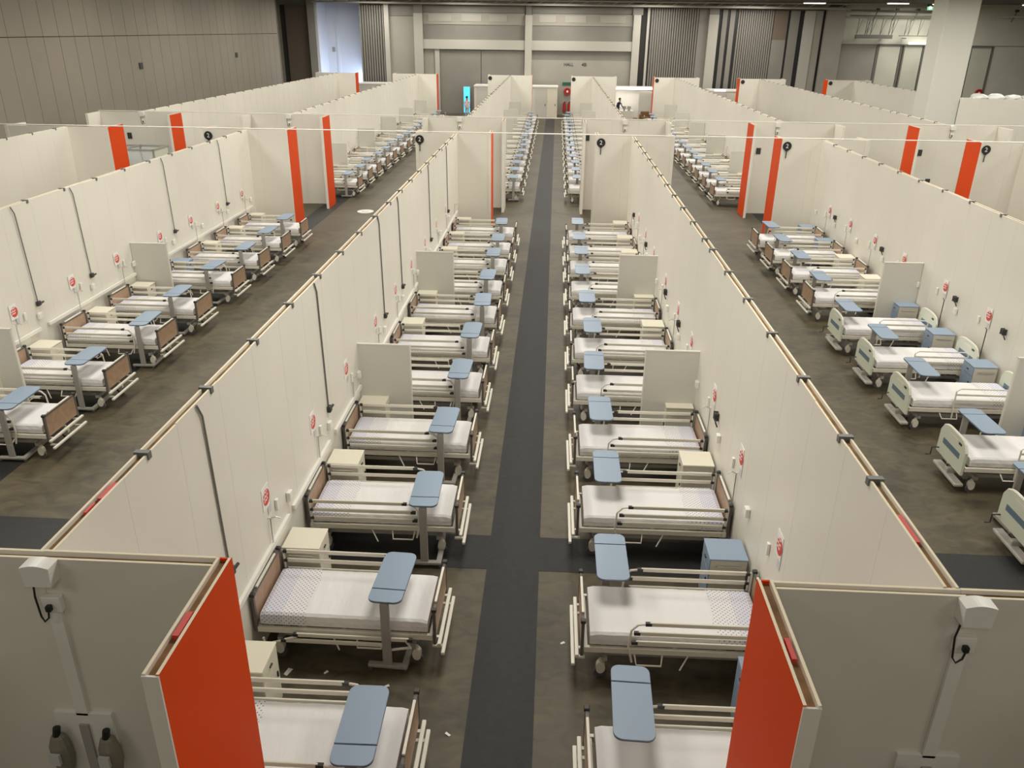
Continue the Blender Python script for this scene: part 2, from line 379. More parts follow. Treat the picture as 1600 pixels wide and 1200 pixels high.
for x in (.5, 2.5, 4.2, 7.5): MB().box(x-.03, x+.03, 0, .88, .02, .08).build('wall_bracket', M_PIPE, tray)
for x in (.05, .75, .9, 1.2, 2.0, 2.7, 2.95, 4.0, 4.3, 5.1, 5.9, 6.6, 7.4, 7.7):
    MB().tube([(x, 0, .25), (x+.08, 0, 1.55)], .03, 4).build('rod', M_PIPE, tray)
    MB().tube([(x, 0, .28), (x+.35, 0, 1.5)], .018, 4).build('brace', M_PIPE, tray)
t = tag(MB().box(29.7, 31.6, YB-.5, YB-.35, 6.2, 6.36).build('tube_light', M_LIT), 'lit white tube light above the grey doors on the right back wall', 'light')
t = thing('exit_sign', 'green and white running man exit sign hanging beside the white column', 'sign', (30.45, 74, 9.08))
MB().box(-.45, .45, -.04, .04, -.3, .14).build('sign_board', M_SIGNG, t); MB().box(-.02, .02, -.02, .02, .14, .23).build('hanger', M_PIPE, t)
MB().box(-.32, -.12, -.05, -.042, -.22, .05).box(.05, .32, -.05, -.042, -.12, -.06).build('pictogram', M_PAPER, t)
# ceiling fittings seen along the top of the photograph
for i, (x, y, w, m) in enumerate(((.6, 69, 1.7, 'warm'), (20.5, 72.5, 1.6, 'white'), (26.5, 71, 1.5, 'white'), (30.4, 72, 1.5, 'white'), (37.3, 71.5, 1.9, 'white'))):
    t = thing('ceiling_light', '%s ceiling light from the left, a %s lit strip before the far wall' % (ORD[i], m), 'light', (x, y, 9.16), 0, 'lit strips on the ceiling')
    MB().box(-w/2-.05, w/2+.05, -.3, .3, .02, .12).build('housing', M_COLUMN, t); MB().box(-w/2, w/2, -.25, .25, -.03, .02).build('diffuser', M_LIT, t)
# hall number lettering on the back wall
me = text_mesh('lettering', 'HALL', .36, .01); me.materials.append(M_DARK)
o = inst('wall_lettering', me, None, (1.05, YB-.10, 4.2)); o.rotation_euler = (math.radians(90), 0, 0); tag(o, 'black lettering of four characters on the grey back wall', 'lettering')
me = text_mesh('lettering', '4B', .42, .01); me.materials.append(M_DARK)
o = inst('wall_lettering', me, None, (2.4, YB-.10, 4.2)); o.rotation_euler = (math.radians(90), 0, 0); tag(o, 'black two character lettering on the back wall, right of the longer one', 'lettering')
# fire hose reels and extinguishers
def hose(x, y, z, label):
    t = thing('fire_hose_reel', label, 'fire hose', (x, y, z))
    MB().prism(circ(0, 0, .30), -.16, 0, 'y').build('drum', M_HOSE, t); MB().ring((0, -.17, 0), .27, .27, .05).build('hose', M_HOSE, t); MB().prism(circ(0, 0, .09, 10), -.24, -.16, 'y').build('hub', M_PAPER, t)
hose(1.02, YB-.1, 1.99, 'round red fire hose reel on the back wall at the end of central aisle')
hose(36.5, YB-.1, 2.4, 'round red fire hose reel on the back wall right of the white column')
t = tag(MB().box(.55, 1.4, YB-.14, YB-.08, 2.5, 2.75).build('hose_sign', M_SIGNG), 'green sign above the red fire hose reel at the end of central aisle', 'sign')
for i, x in enumerate((.8, 1.22)):
    t = thing('fire_extinguisher', '%s red fire extinguisher below the hose reel at the end of central aisle' % ('left' if i == 0 else 'right'), 'fire extinguisher', (x, YB-.26, .3), 0, 'extinguishers under the hose reel')
    MB().tube([(0, 0, 0), (0, 0, .62), (0, 0, .72)], .14, 10).build('cylinder', M_HOSE, t); MB().tube([(0, 0, .72), (0, 0, .82)], .05, 8).box(-.03, .14, -.02, .02, .8, .84).build('valve', M_BLACK, t)
# big white column
t = struct(MB().cbox(21.35, 23.15, 50, 51.9, 0, 9.29, .05).build('column', M_WCOL)); t['label'] = 'big square white column'

# ------------------------------------------------------------------ partition walls
HW = 3.65; T = .10; SK = .02
GAP = [.0015]
def pmesh(w, h=HW, th=SK, mats=(M_PANEL, M_EDGE)):
    return MB().box(GAP[0], w-GAP[0], -th/2, th/2, 0.006, h, 0, 1).mesh('panel', list(mats))
PW = 1.0
PM = {}
def get_panel(w, mats=(M_PANEL, M_EDGE)):
    k = (round(w, 3), mats[0].name, GAP[0])
    if k not in PM: PM[k] = pmesh(w, mats=mats)
    return PM[k]
CLAMP = MB().box(-.028, .028, -T/2-.015, T/2+.015, HW-.05, HW+.018).mesh('clamp', M_CLAMP)
def wall_run(p0, p1, parent, seen, outer=(M_PANEL, M_EDGE), clamps=0, ends=False):
    """double-skin partition from p0 to p1: two skins on a recessed brown core; `seen` = +1/-1: side (left normal) whose panels stand apart"""
    a = Vector((p0[0], p0[1], 0)); b = Vector((p1[0], p1[1], 0)); L = (b-a).length; ang = math.atan2(b.y-a.y, b.x-a.x)
    def put(name, me, x, off): 
        o = inst(name, me, parent, a+Vector((math.cos(ang)*x-math.sin(ang)*off, math.sin(ang)*x+math.cos(ang)*off, 0)), ang); return o
    n = max(1, round(L/PW)); w = L/n
    for side in (1, -1):
        off = side*(T/2-SK/2); mats = outer if side == -seen else (M_PANEL, M_EDGE)
        if outer[0] is M_ORANGE:
            mats = (M_ORANGE, M_EDGE) if side == seen else (M_PANEL, M_EDGE)
        if side == seen or L < 3 or seen == 0:
            me = get_panel(w, mats)
            for i in range(n):
                o = put('panel', me, i*w, off); o.location.z += R.uniform(-.006, .006)
        else:
            put('back_skin', MB().box(0, L, -SK/2, SK/2, 0.006, HW, 0, 1).mesh('back_skin', list(mats)), 0, off)
    put('core', MB().box(.0, L, -(T/2-SK), T/2-SK, 0.006, HW-.035).mesh('core', M_CORE), 0, 0)
    if clamps:
        x = clamps
        while x < L-.3:
            put('clamp', CLAMP, x, 0); x += 1.36*(1 if R.random() < .9 else .55)
    return L
BLKA = (4.43, 29.05); BLKB = (34.5, 67.9)
def long_wall(x, y0, y1, seen, label):
    t = thing('partition_wall', label, 'partition wall', (0, 0, 0), 0, 'long white partition walls')
    wall_run((x, y0+T/2), (x, y1-T/2), t, seen, clamps=1.4)
    return t
# seen side: walls left of the camera show their +x side (right normal of +y run -> -1), walls right of it their -x side (+1)
WALLS_A = {'L1': (-3.43, -1, 'left of the central aisle'), 'R1': (2.72, 1, 'right of the central aisle'), 'L2': (-10.86, -1, 'second left of centre'), 'R2': (9.2, 1, 'second right of centre'),
           'L3': (-17.35, -1, 'farthest left'), 'R3': (15.9, 1, 'farthest right')}
WALLS_B = {'L1': (-3.62, -1, 'left of the central aisle'), 'R1': (2.86, 1, 'right of the central aisle'), 'L2': (-10.98, -1, 'second left of centre'), 'R2': (9.32, 1, 'second right of centre'),
           'L3': (-17.42, -1, 'third left of centre'), 'R3': (15.85, 1, 'third right of centre'), 'R4': (23.1, 1, 'farthest right')}
for k, (x, s, d) in WALLS_A.items(): long_wall(x, BLKA[0] if k[1] in '12' else 9, BLKA[1], s, 'long white partition wall of the near block, ' + d)
for k, (x, s, d) in WALLS_B.items():
    GAP[0] = .006 if k[0] == 'L' else .0015
    long_wall(x, BLKB[0] if k != 'R4' else 52.5, BLKB[1], s, 'long white partition wall of the far block, ' + d)
GAP[0] = .0015
def wing(x0, x1, y, toward, label, ol=True, orr=True, ret=1.05):
    """cross wall from x0 to x1 at y with return panels at both ends (toward the camera or away), outer faces orange"""
    t = thing('partition_end_wall', label, 'partition wall', (0, 0, 0), 0, 'cross walls closing the partition ends')
    wall_run((x0+T, y), (x1-T, y), t, -1)
    ya, yb = (y-ret, y+T/2) if toward else (y-T/2, y+ret)
    OR = (M_ORANGE, M_EDGE); WH = (M_PANEL, M_EDGE)
    wall_run((x0+T/2, ya), (x0+T/2, yb), t, 1, OR if ol else WH)
    wall_run((x1-T/2, ya), (x1-T/2, yb), t, -1, OR if orr else WH)
    # end trims
    yo = ya if toward else yb
    for xx, on in ((x0, ol), (x1-T, orr)):
        MB().box(xx, xx+T, yo-.012, yo+.002, 0.006, HW-.01).build('end_trim', M_PANEL, t)
        yo2 = yb if toward else ya
        if toward: MB().box(xx, xx+T, yo2-.002, yo2+.012, 0.006, HW-.01).build('end_trim', M_ORANGE if on else M_PANEL, t)
        else: MB().box(xx-.004, xx+T+.004, yo2-.014, yo2+.002, 0.006, HW+.006).build('end_trim', M_PANEL, t)
    return t
DESC = {'L1': 'left of the central aisle', 'R1': 'right of the central aisle', 'L2': 'second left of centre', 'R2': 'second right of centre', 'L3': 'third left of centre', 'R3': 'third right of centre', 'R4': 'fourth right of centre'}
wing(-4.75, -2.13, BLKA[0], True, 'nearest white cross wall with orange end panel, left of the central aisle')
wing(1.45, 4.1, BLKA[0], True, 'nearest white cross wall with orange end panel, right of the central aisle')
for k, a, b, ol, orr in (('L1', -4.85, -2.2, False, True), ('R1', 1.45, 4.15, False, False), ('L2', -12.4, -9.39, False, True), ('R2', 7.8, 10.75, True, False), ('L3', -19.6, -15.84, False, True), ('R3', 14.46, 17.4, True, False)):
    wing(a, b, BLKA[1], False, 'white cross wall at the near block\'s far end, ' + DESC[k], ol, orr)
for k, a, b, ol, orr in (('L1', -5.3, -2.0, False, False), ('R1', 1.15, 4.6, False, False), ('L2', -12.7, -9.34, False, True), ('R2', 7.83, 11.35, True, False), ('L3', -19.1, -15.6, False, True), ('R3', 14.2, 17.75, True, False)):
    wing(a, b, BLKB[0], True, 'white cross wall at the far block\'s near end, ' + DESC[k], ol, orr)
for k, a, b in (('L1', -5.4, -1.9), ('R1', 1.2, 4.75), ('L2', -13.0, -9.5), ('R2', 7.7, 11.2), ('L3', -19.2, -16.0), ('R3', 14.35, 17.85), ('R4', 21.1, 24.4)):
    wing(a, b, BLKB[1], False, 'white cross wall at the far block\'s far end, ' + DESC[k], k in ('R2', 'R3', 'R4'), k[0] == 'L')
# red painted lengths on the top of the nearest wall ends
tops = {o['label']: o for o in bpy.data.objects if o.parent is None and 'label' in o.keys()}
for lab, x0_, x1_, y0_, y1_ in (('long white partition wall of the near block, left of the central aisle', -3.44, -3.42, 4.96, 5.10), ('long white partition wall of the near block, left of the central aisle', -3.44, -3.40, 5.16, 5.40),
      ('long white partition wall of the near block, right of the central aisle', 2.69, 2.73, 5.0, 5.36), ('nearest white cross wall with orange end panel, left of the central aisle', -2.20, -2.16, 3.70, 3.92),
      ('nearest white cross wall with orange end panel, right of the central aisle', 1.485, 1.515, 3.74, 3.92)):
    MB().box(x0_, x1_, y0_, y1_, HW-.04, HW-.004).build('red_strip', M_RED, tops[lab])
# white wall beside the column with plastic lumps on top
t = thing('white_enclosure', 'bright white enclosure wall to the right of the big white column', 'partition wall', (23.1, 49.9, 0))
for i in range(12):
    inst('panel', get_panel(1.2), t, (i*1.2, 0, 0))
MB().box(0.1, .15, 2.1, 6, 0, HW).build('side_panel', M_PANEL, t)
for i in range(8):
    x = .9+i*.95; mb = MB()
    bm = bmesh.new(); bmesh.ops.create_icosphere(bm, subdivisions=2, radius=.42)
    for v in bm.verts: v.co = Vector((v.co.x*R.uniform(1, 1.5), v.co.y, v.co.z*R.uniform(.35, .6)))
    bm.verts.index_update(); mb.add([v.co[:] for v in bm.verts], [[v.index for v in f.verts] for f in bm.faces]); bm.free()
    o = mb.build('plastic_bag', mat('white_plastic_sheet', (.85, .84, .80), .3), None, (23.4+x, 50.3, HW+.06)); tag(o, '%s crumpled white plastic bag from the left on the white enclosure' % ORD[i], 'bag', 'plastic bags on the white enclosure')
MB().box(.1, 8.5, .02, 1.2, HW-.1, HW-.02).build('top_board', M_PANEL, t)
# white tie rods spanning between the cross walls
for i, (y, x0, x1) in enumerate(((BLKA[1]+.02, -21, 24), (BLKB[0]-.02, -19.1, 24))):
    o = MB().tube([(x0, y, HW+.035), (x1, y, HW+.035)], .02, 6).build('tie_rod', M_WHITEP)
    tag(o, 'thin white rod over the cross walls at the %s' % ('near block\'s far end' if i == 0 else 'far block\'s near end'), 'rod', 'white rods across the hall')

# ------------------------------------------------------------------ beds
def caster(parent, x, y, s=1):
    c = MB().prism([(z_*1.0, x_) for x_, z_ in [(x+.055*math.cos(a_), .15+.085*math.sin(a_)) for a_ in [2*math.pi*i/12 for i in range(12)]]], y-.034, y+.034, 'y').tube([(x, y, .20), (x, y, .26)], .025, 8)
    o = c.build('caster', M_CREAM, parent)
    mb = MB(); mb.prism(circ(0, 0, .075, 14), -.02, .02, 'y'); mb.build('wheel', M_WHEEL, o, (x, y, .076))
def rail_group(parent, s, down=False):
    """side rail on side s: three slats, foot-end bow, head post and dark clips"""
    y = s*.50
    g = MB()
    if not down:
        g.tube([(.50, y, .40), (.55, y, .62), (.53, y, .86), (.46, y, .94), (.36, y, .955)], .014, 8)
        o = g.build('side_rail', M_CREAM, parent)
        MB().tube([(-.985, y, .52), (-1.0, y, .97)], .016, 8).build('rail_post', M_CREAM, o)
        for z, xe in ((.955, .36), (.82, .48), (.685, .50)):
            b = MB().cbox(-.96, xe-.03, y-.013, y+.013, z-.026, z+.026, .008).build('rail_bar', M_CREAM, o)
            for xa, xb in ((xe-.05, xe+.02), (-1.0, -.95)): MB().box(xa, xb, y-.018, y+.018, z-.02, z+.02).build('clip', M_DARK, o)
    else:
        y = s*.53
        g.tube([(-.95, y, .46), (-.93, y, .36), (-.55, y, .50)], .016, 8)
        o = g.build('side_rail', M_CREAM, parent)
        MB().tube([(.75, y, .50), (.80, y, .42), (.5, y, .36)], .016, 8).build('rail_arm', M_CREAM, o)
        for z, x0, x1 in ((.53, -.55, .78), (.44, -.70, .55)):
            MB().cbox(x0, x1, y-.013, y+.013, z-.026, z+.026, .008).build('rail_bar', M_CREAM, o)
            for xa, xb in ((x0-.04, x0+.02), (x1-.02, x1+.04)): MB().box(xa, xb, y-.018, y+.018, z-.02, z+.02).build('clip', M_DARK, o)
def mattress(parent):
    nx, ny = 28, 8; xs = [-.99+1.98*i/nx for i in range(nx+1)]
    mb = MB(); prof = [(-.445, .595), (-.452, .66), (-.44, .725), (-.41, .748), (-.2, .752), (0, .754), (.2, .752), (.41, .748), (.44, .725), (.452, .66), (.445, .595)]
    rr = random.Random(3); k = len(prof); vs = []
    for i, x in enumerate(xs):
        e = min(1, (min(i, nx-i))/1.0); dz = 0 if e == 1 else -.02
        for (y, z) in prof:
            vs.append((x, y+rr.uniform(-.004, .004), (z+dz if z > .7 else z)+rr.uniform(-.002, .002)))
    fs = [(i*k+j, (i+1)*k+j, (i+1)*k+j+1, i*k+j+1) for i in range(nx) for j in range(k-1)]
    fs.append(tuple(range(k))); fs.append(tuple(reversed([nx*k+j for j in range(k)])))
    mb.add(vs, [tuple(reversed(f)) for f in fs])
    o = mb.build('mattress', M_SHEET, parent)
    # dotted head sheet lying over the head third
    mb = MB(); vs = []; n2 = 10
    for i in range(n2+1):
        x = -.994+.53*i/n2
        for (y, z) in prof: vs.append((x+(.02*math.sin(y*9) if i == n2 else 0), y*1.012, z+.006-(.02 if i == 0 and z > .7 else 0)))
    fs = [(i*k+j, (i+1)*k+j, (i+1)*k+j+1, i*k+j+1) for i in range(n2) for j in range(k-1)]; fs.append(tuple(range(k)))
    mb.add(vs, [tuple(reversed(f)) for f in fs])
    mb.build('head_sheet', M_DOTS, o)
BED_DZ = -.06
def settle(t):
    """lower the lying surface: shift every bed part but the casters and chassis"""
    done = set()
    def go(o, skip):
        for c in [c for c in bpy.data.objects if c.parent == o]:
            sk = skip or c.name.split('.')[0] in ('caster', 'chassis', 'foot_beam')
            if not sk and c.data not in done:
                done.add(c.data)
                for v in c.data.vertices: v.co.z += BED_DZ
            go(c, sk)
    go(t, False)
def bed_common(t, foot_base=False):
    mattress(t)
    f = MB()
    for s in (1, -1): f.box(-1.03, 1.05, s*.46-.02, s*.46+.02, .50, .57)
    for x in (-1.03, -.5, 0, .5, 1.03): f.box(x-.02, x+.02, -.46, .46, .51, .56)
    f.box(-.98, .98, -.43, .43, .575, .597)
    f.build('bed_frame', M_CREAM, t)
    c = MB()
    for s in (1, -1): c.box(-.85, .85, s*.30-.025, s*.30+.025, .27, .33)
    for x in (-.80, .80): c.box(x-.03, x+.03, -.42, .42, .26, .32)
    for x in (-.55, .55): c.add([(x-.03, -.26, .32), (x+.03, -.26, .32), (x+.03, .26, .32), (x-.03, .26, .32), (x-.23, -.26, .52), (x-.17, -.26, .52), (x-.17, .26, .52), (x-.23, .26, .52)], [(0, 3, 2, 1), (4, 5, 6, 7), (0, 1, 5, 4), (1, 2, 6, 5), (2, 3, 7, 6), (3, 0, 4, 7)])
    c.build('chassis', M_GREYM, t)
    for x in (-.82, .84):
        for y in (-.38, .38): caster(t, x, y)
    for s in (1, -1):
        MB().tube([(.15, s*.46, .48), (.17, s*.55, .40), (.45, s*.55, .40), (.47, s*.46, .48)], .012, 6).build('pedal_bar', M_CREAM, t)
        MB().tube([(-.15, s*.46, .50), (-.05, s*.54, .34)], .010, 6).build('lever', M_CREAM, t)
def make_bed_brown(down=False):
    t = thing('hospital_bed', '', 'bed', (0, 0, 0), 0, 'hospital beds with brown boards')
    bed_common(t)
    for nm, x, z0, z1, sg in (('headboard', -1.045, .56, 1.02, -1), ('footboard', 1.075, .50, .93, 1)):
        hb = MB().box(x-.012, x+.012, -.435, .435, z0+.03, z1-.03).build(nm, M_WOOD, t)
        MB().cbox(x-.018, x+.018, -.485, -.435, z0-.06, z1+.01, .006).cbox(x-.018, x+.018, .435, .485, z0-.06, z1+.01, .006).box(x-.016, x+.016, -.44, .44, z1-.035, z1-.005).build('board_frame', M_POST, hb)
        MB().cbox(x-.015, x+.015, -.33, .33, z1-.004, z1+.022, .006).build('grip', M_CREAM, hb)
        for s in (1, -1): MB().cbox(x-.03, x+.03, s*.46-.03, s*.46+.03, z1-.025, z1+.02, .01).build('corner_cap', M_DARK, hb)
    for z, xx in ((.47, 1.13), (.34, 1.17)):
        MB().cbox(xx-.022, xx+.022, -.52, .52, z-.02, z+.02, .008).box(1.03, xx, -.4, -.36, z-.012, z+.012).box(1.03, xx, .36, .4, z-.012, z+.012).build('foot_bumper', M_CREAM, t)
    rail_group(t, -1, down); rail_group(t, 1, False)
    p = MB().tube([(-1.07, .40, .5), (-1.07, .40, 1.5)], .009, 6).tube([(-1.07, .40, 1.5), (-1.0, .40, 1.53), (-.95, .42, 1.5)], .007, 6).tube([(-1.07, .40, 1.5), (-1.13, .38, 1.53)], .007, 6)
    p.build('drip_pole', M_STEEL, t)
    settle(t); learn(t); return t
def make_bed_green():
    t = thing('hospital_bed', '', 'bed', (0, 0, 0), 0, 'hospital beds with pale green boards')
    bed_common(t)
    def outline(z0, z1):
        pts = [(-.46, z0), (.46, z0)]
        for i in range(13):
            a = i/12; y = .46-.92*a; e = abs(y)/.46; pts.append((y, z1-.13*e**4-(0 if 0 < i < 12 else .05)))
        return pts
    for nm, x, z0, z1, sg in (('headboard', -1.05, .50, 1.08, -1), ('footboard', 1.08, .42, 1.0, 1)):
        hb = MB().prism(outline(z0, z1), x-.022, x+.022, 'x').build(nm, M_GREEN, t)
        ed = outline(z0, z1)[2:]; MB().tube([(x, y, z) for y, z in ed], .018, 6).build('rim', M_CREAM, hb)
        MB().box(x-.026, x+.026, -.30, .30, z0+.22, z0+.32).build('stripe', M_STRIPE, hb)
        MB().box(x-.026, x+.026, -.16, .16, z1-.14, z1-.08).build('label_plate', M_CREAM, hb)
        MB().box(x-.027, x+.027, .20, .30, z1-.13, z1-.09).build('grip_slot', M_DARK, hb)
    MB().cbox(.98, 1.13, -.43, .43, .12, .18, .02).cbox(.80, 1.1, -.05, .05, .16, .26, .02).build('foot_beam', mat('dull_cream_steel', (.46, .44, .39), .5), t)
    MB().tube([(1.08, -.38, .50), (1.22, -.38, .50), (1.22, -.38, .36), (1.30, -.38, .36)], .012, 6).build('crank', M_DARK, t)
    MB().box(.86, 1.0, -.52, -.40, .42, .46).build('foot_pad', M_WHITEP, t)
    o = MB().tube([(.25, .50, .40), (.27, .50, .95), (.20, .50, 1.0), (-.75, .50, 1.0), (-.82, .50, .95), (-.80, .50, .40)], .014, 8).build('side_rail', M_CREAM, t)
    for z in (.88, .76): MB().cbox(-.80, .26, .488, .512, z-.02, z+.02, .006).build('rail_bar', M_CREAM, o)
    p = MB().tube([(-1.09, .44, .5), (-1.09, .44, 1.5)], .010, 6).tube([(-1.09, .44, 1.5), (-1.05, .44, 1.54)], .008, 6); p.build('drip_pole', M_DARK, t)
    settle(t); learn(t); return t
def make_table():
    t = thing('overbed_table', '', 'overbed table', (0, 0, 0), 0, 'blue overbed tables')
    zt = 1.03
    def slab(name, pts):
        o = MB().prism(pts, zt-.018, zt, 'z').build(name, M_BLUE, t)
        MB().prism([(p[0]*1.012, p[1]+(.0)) for p in pts], zt-.026, zt-.0125, 'z').build('edge_band', M_BLUED, o); return o
    def cut(y0, y1): 
        out = rrect(-.195, .195, -.475, .475, .09, 6); pts = []
        for p in out: pts.append((p[0], min(max(p[1], y0), y1)))
        res = [pts[0]]
        for p in pts[1:]:
            if (abs(p[0]-res[-1][0])+abs(p[1]-res[-1][1])) > 1e-5: res.append(p)
        return res
    main = [p for p in rrect(-.195, .195, -.235, .475, .09, 6)]
    main = [(-.195, -.235), (.195, -.235)]+[p for p in rrect(-.195, .195, -.475, .475, .09, 6) if p[1] > -.2]
    flap = [p for p in rrect(-.195, .195, -.475, .475, .09, 6) if p[1] < -.3]
    flap = sorted(flap, key=lambda p: math.atan2(p[1]+.30, p[0]))
    flap = [p for p in flap]+[(.195, -.255), (-.195, -.255)]
    slab('tabletop', main); slab('flap', flap)
    MB().box(-.03, .03, -.465, .30, zt-.055, zt-.022).build('top_support', M_GREYM, t)
    MB().tube([(.13, .28, zt-.03), (.13, .28, zt-.13), (.09, .20, zt-.15)], .009, 6).build('lever', M_CREAM, t)
    MB().cbox(-.055, .055, -.475, -.435, .10, zt-.05, .01).cbox(-.045, .045, -.47, -.43, .45, zt-.045, .008).build('column', M_GREYM, t)
    b = MB().cbox(-.24, .235, -.49, -.415, .055, .105, .015)
    b.add([(.165, -.45, .055), (.235, -.45, .055), (.235, -.1, .055), (.215, .30, .055), (.155, .30, .055), (.165, -.1, .055), (.165, -.45, .10), (.235, -.45, .10), (.235, -.1, .10), (.215, .30, .09), (.155, .30, .09), (.165, -.1, .10)],
          [(5, 4, 3, 2, 1, 0), (6, 7, 8, 9, 10, 11), (0, 1, 7, 6), (1, 2, 8, 7), (2, 3, 9, 8), (3, 4, 10, 9), (4, 5, 11, 10), (5, 0, 6, 11)])
    bo = b.build('base', M_GREYM, t)
    for x, y in ((-.21, -.455), (.21, -.455), (.19, .27)): MB().prism(circ(0, 0, .028, 10), -.014, .014, 'x').build('wheel', M_WHEEL, bo, (x, y, .029))
    learn(t); return t
def make_cab(blue):
    t = thing('bedside_cabinet', '', 'cabinet', (0, 0, 0), 0, 'blue topped bedside cabinets' if blue else 'ivory bedside cabinets')
    h = .86; front = M_BLUE if blue else M_CAB
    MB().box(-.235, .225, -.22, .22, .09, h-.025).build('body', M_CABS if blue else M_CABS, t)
    MB().cbox(-.245, .245, -.235, .235, h-.025, h, .006).build('top', M_BLUE if blue else M_CAB, t)
    d = MB().box(.226, .243, -.215, .215, h-.21, h-.035).build('drawer', front, t); MB().tube([(.25, -.03, h-.12), (.25, .03, h-.12)], .012, 6).build('knob', M_DARK, d)
    d = MB().box(.226, .243, -.215, .215, .10, h-.22).build('door', front, t); MB().tube([(.25, .15, .45), (.25, .15, .52)], .012, 6).build('knob', M_DARK, d)
    for s in (1, -1):
        MB().tube([(-.15, s*.225, h-.12), (-.15, s*.25, h-.11), (.15, s*.25, h-.11), (.15, s*.225, h-.12)], .008, 6).build('towel_bar', M_STEEL if blue else M_CABS, t)
    for x in (-.19, .18):
        for y in (-.18, .18): MB().box(x-.025, x+.025, y-.025, y+.025, 0, .09).build('foot', M_WHEEL, t)
    learn(t); return t
BED = make_bed_brown(); BEDD = make_bed_brown(True); BEDG = make_bed_green(); TAB = make_table(); CABW = make_cab(False); CABB = make_cab(True)
used = set()
def place(proto, x, y, rz, label):
    o = proto if proto not in used else copy_tree(proto); used.add(proto)
    o.location = (x, y, 0); o.rotation_euler = (0, 0, rz); o['label'] = label
    return o
PI = math.pi
RN = {('A', 'L1'): 'near row left of carpet', ('A', 'R1'): 'near row right of carpet', ('A', 'L2'): 'near row of left side aisle', ('A', 'R2'): 'near row of right side aisle',
      ('B', 'L1'): 'far row left of carpet', ('B', 'R1'): 'far row right of carpet', ('B', 'L2'): 'far row of left side aisle', ('B', 'R2'): 'far row of right side aisle'}
def evenly(a, b, n): return [a+(b-a)*i/(n-1) for i in range(n)]
ROWS = {
 ('A', 'L1'): (-3.38, 1, [5.6, 7.78, 9.98, 12.15, 14.35, 16.4, 18.6, 20.8, 23.1, 25.1, 27.3], [5.57, 7.86, 9.83, 12.04, 14.27, 16.57, 18.64, 20.82, 23.26, 25.03, 27.35], [-1.64, -1.75, -1.65, -1.68, -1.66, -1.66, -1.60, -1.65, -1.67, -1.66, -1.70]),
 ('A', 'R1'): (2.67, -1, [5.5, 7.70, 10.12, 12.2, 14.4, 16.5, 18.65, 20.95, 23.1, 24.95, 27.1], [6.01, 8.38, 10.66, 12.69, 14.91, 17.0, 19.12, 21.56, 23.67, 25.46, 27.62], [.93, .87, .94, .94, .92, .97, .92, .88, .90, .89, .88]),
 ('A', 'L2'): (-10.80, 1, [12.3, 14.3, 16.55, 18.6, 21.0, 23.1, 25.2, 27.25], [12.36, 14.41, 16.68, 18.7, 21.2, 23.31, 25.34, 27.28], [-9.23, -9.08, -8.96, -9.13, -9.2, -9.06, -9.09, -9.13]),
 ('A', 'R2'): (9.14, -1, [10.15, 12.27, 14.58, 16.5, 18.5, 20.9, 23.1, 25.2, 27.2], [10.77, 12.67, 15.09, 17.12, 18.95, 21.51, 23.76, 25.85, 27.8], [7.35, 7.37, 7.35, 7.34, 7.18, 7.27, 7.35, 7.35, 7.45]),
 ('B', 'L1'): (-3.56, 1, evenly(36.4, 66.6, 15), None, -1.75), ('B', 'R1'): (2.80, -1, evenly(36.2, 66.4, 15), None, 1.0),
 ('B', 'L2'): (-10.92, 1, evenly(36.4, 66.6, 15), None, -9.2), ('B', 'R2'): (9.26, -1, evenly(36.2, 66.4, 15), None, 7.5)}
for (blk, w), (xw, s, beds, tabs, txs) in ROWS.items():
    rn = RN[(blk, w)]; rz = 0 if s > 0 else PI
    gap = .035 if w in ('L1', 'R1') else (.11 if w == 'L2' else .14)
    for i, y in enumerate(beds):
        green = (blk, w) == ('A', 'R2') and i < 5
        proto = BEDG if green else (BEDD if (blk, w, i) == ('A', 'L1', 1) else BED)
        bx = xw+s*(gap+1.06)
        yj = .06 if blk == 'A' else R.uniform(-.08, .08)
        place(proto, bx, y+yj, rz+R.uniform(-.008, .008), '%s hospital bed, %s from front in %s' % ('green-boarded' if green else 'brown-boarded', ORD[i], rn))
        ty = tabs[i] if tabs else y+(.05 if s > 0 else .52)+R.uniform(-.12, .12)
        if tabs: ty *= .995
        ty = min(ty, y+yj-.085) if s > 0 else max(ty, y+yj+.17)
        tx = txs[i] if tabs else txs+R.uniform(-.1, .1)
        place(TAB, tx, ty, rz+R.uniform(-.05, .05), 'blue overbed table, %s from front in %s' % (ORD[i], rn))
        cyy = y+(.92 if s > 0 else 1.12)
        cyy = min(cyy, (28.7 if blk == 'A' else 67.5))
        blue = (blk, w, i) in {('A', 'R1', 0), ('A', 'R1', 1), ('A', 'L2', 4), ('A', 'R2', 7), ('A', 'R2', 8)} or ((blk, w) == ('A', 'R2') and i < 5)
        if (blk, w, i) == ('A', 'R1', 0): blue = True
        place(CABB if blue else CABW, xw+s*.28, cyy, rz, '%s bedside cabinet, %s from front in %s' % ('blue-topped' if blue else 'ivory', ORD[i], rn))
for pr in (BED, BEDD, BEDG, TAB, CABW, CABB):
    assert pr in used

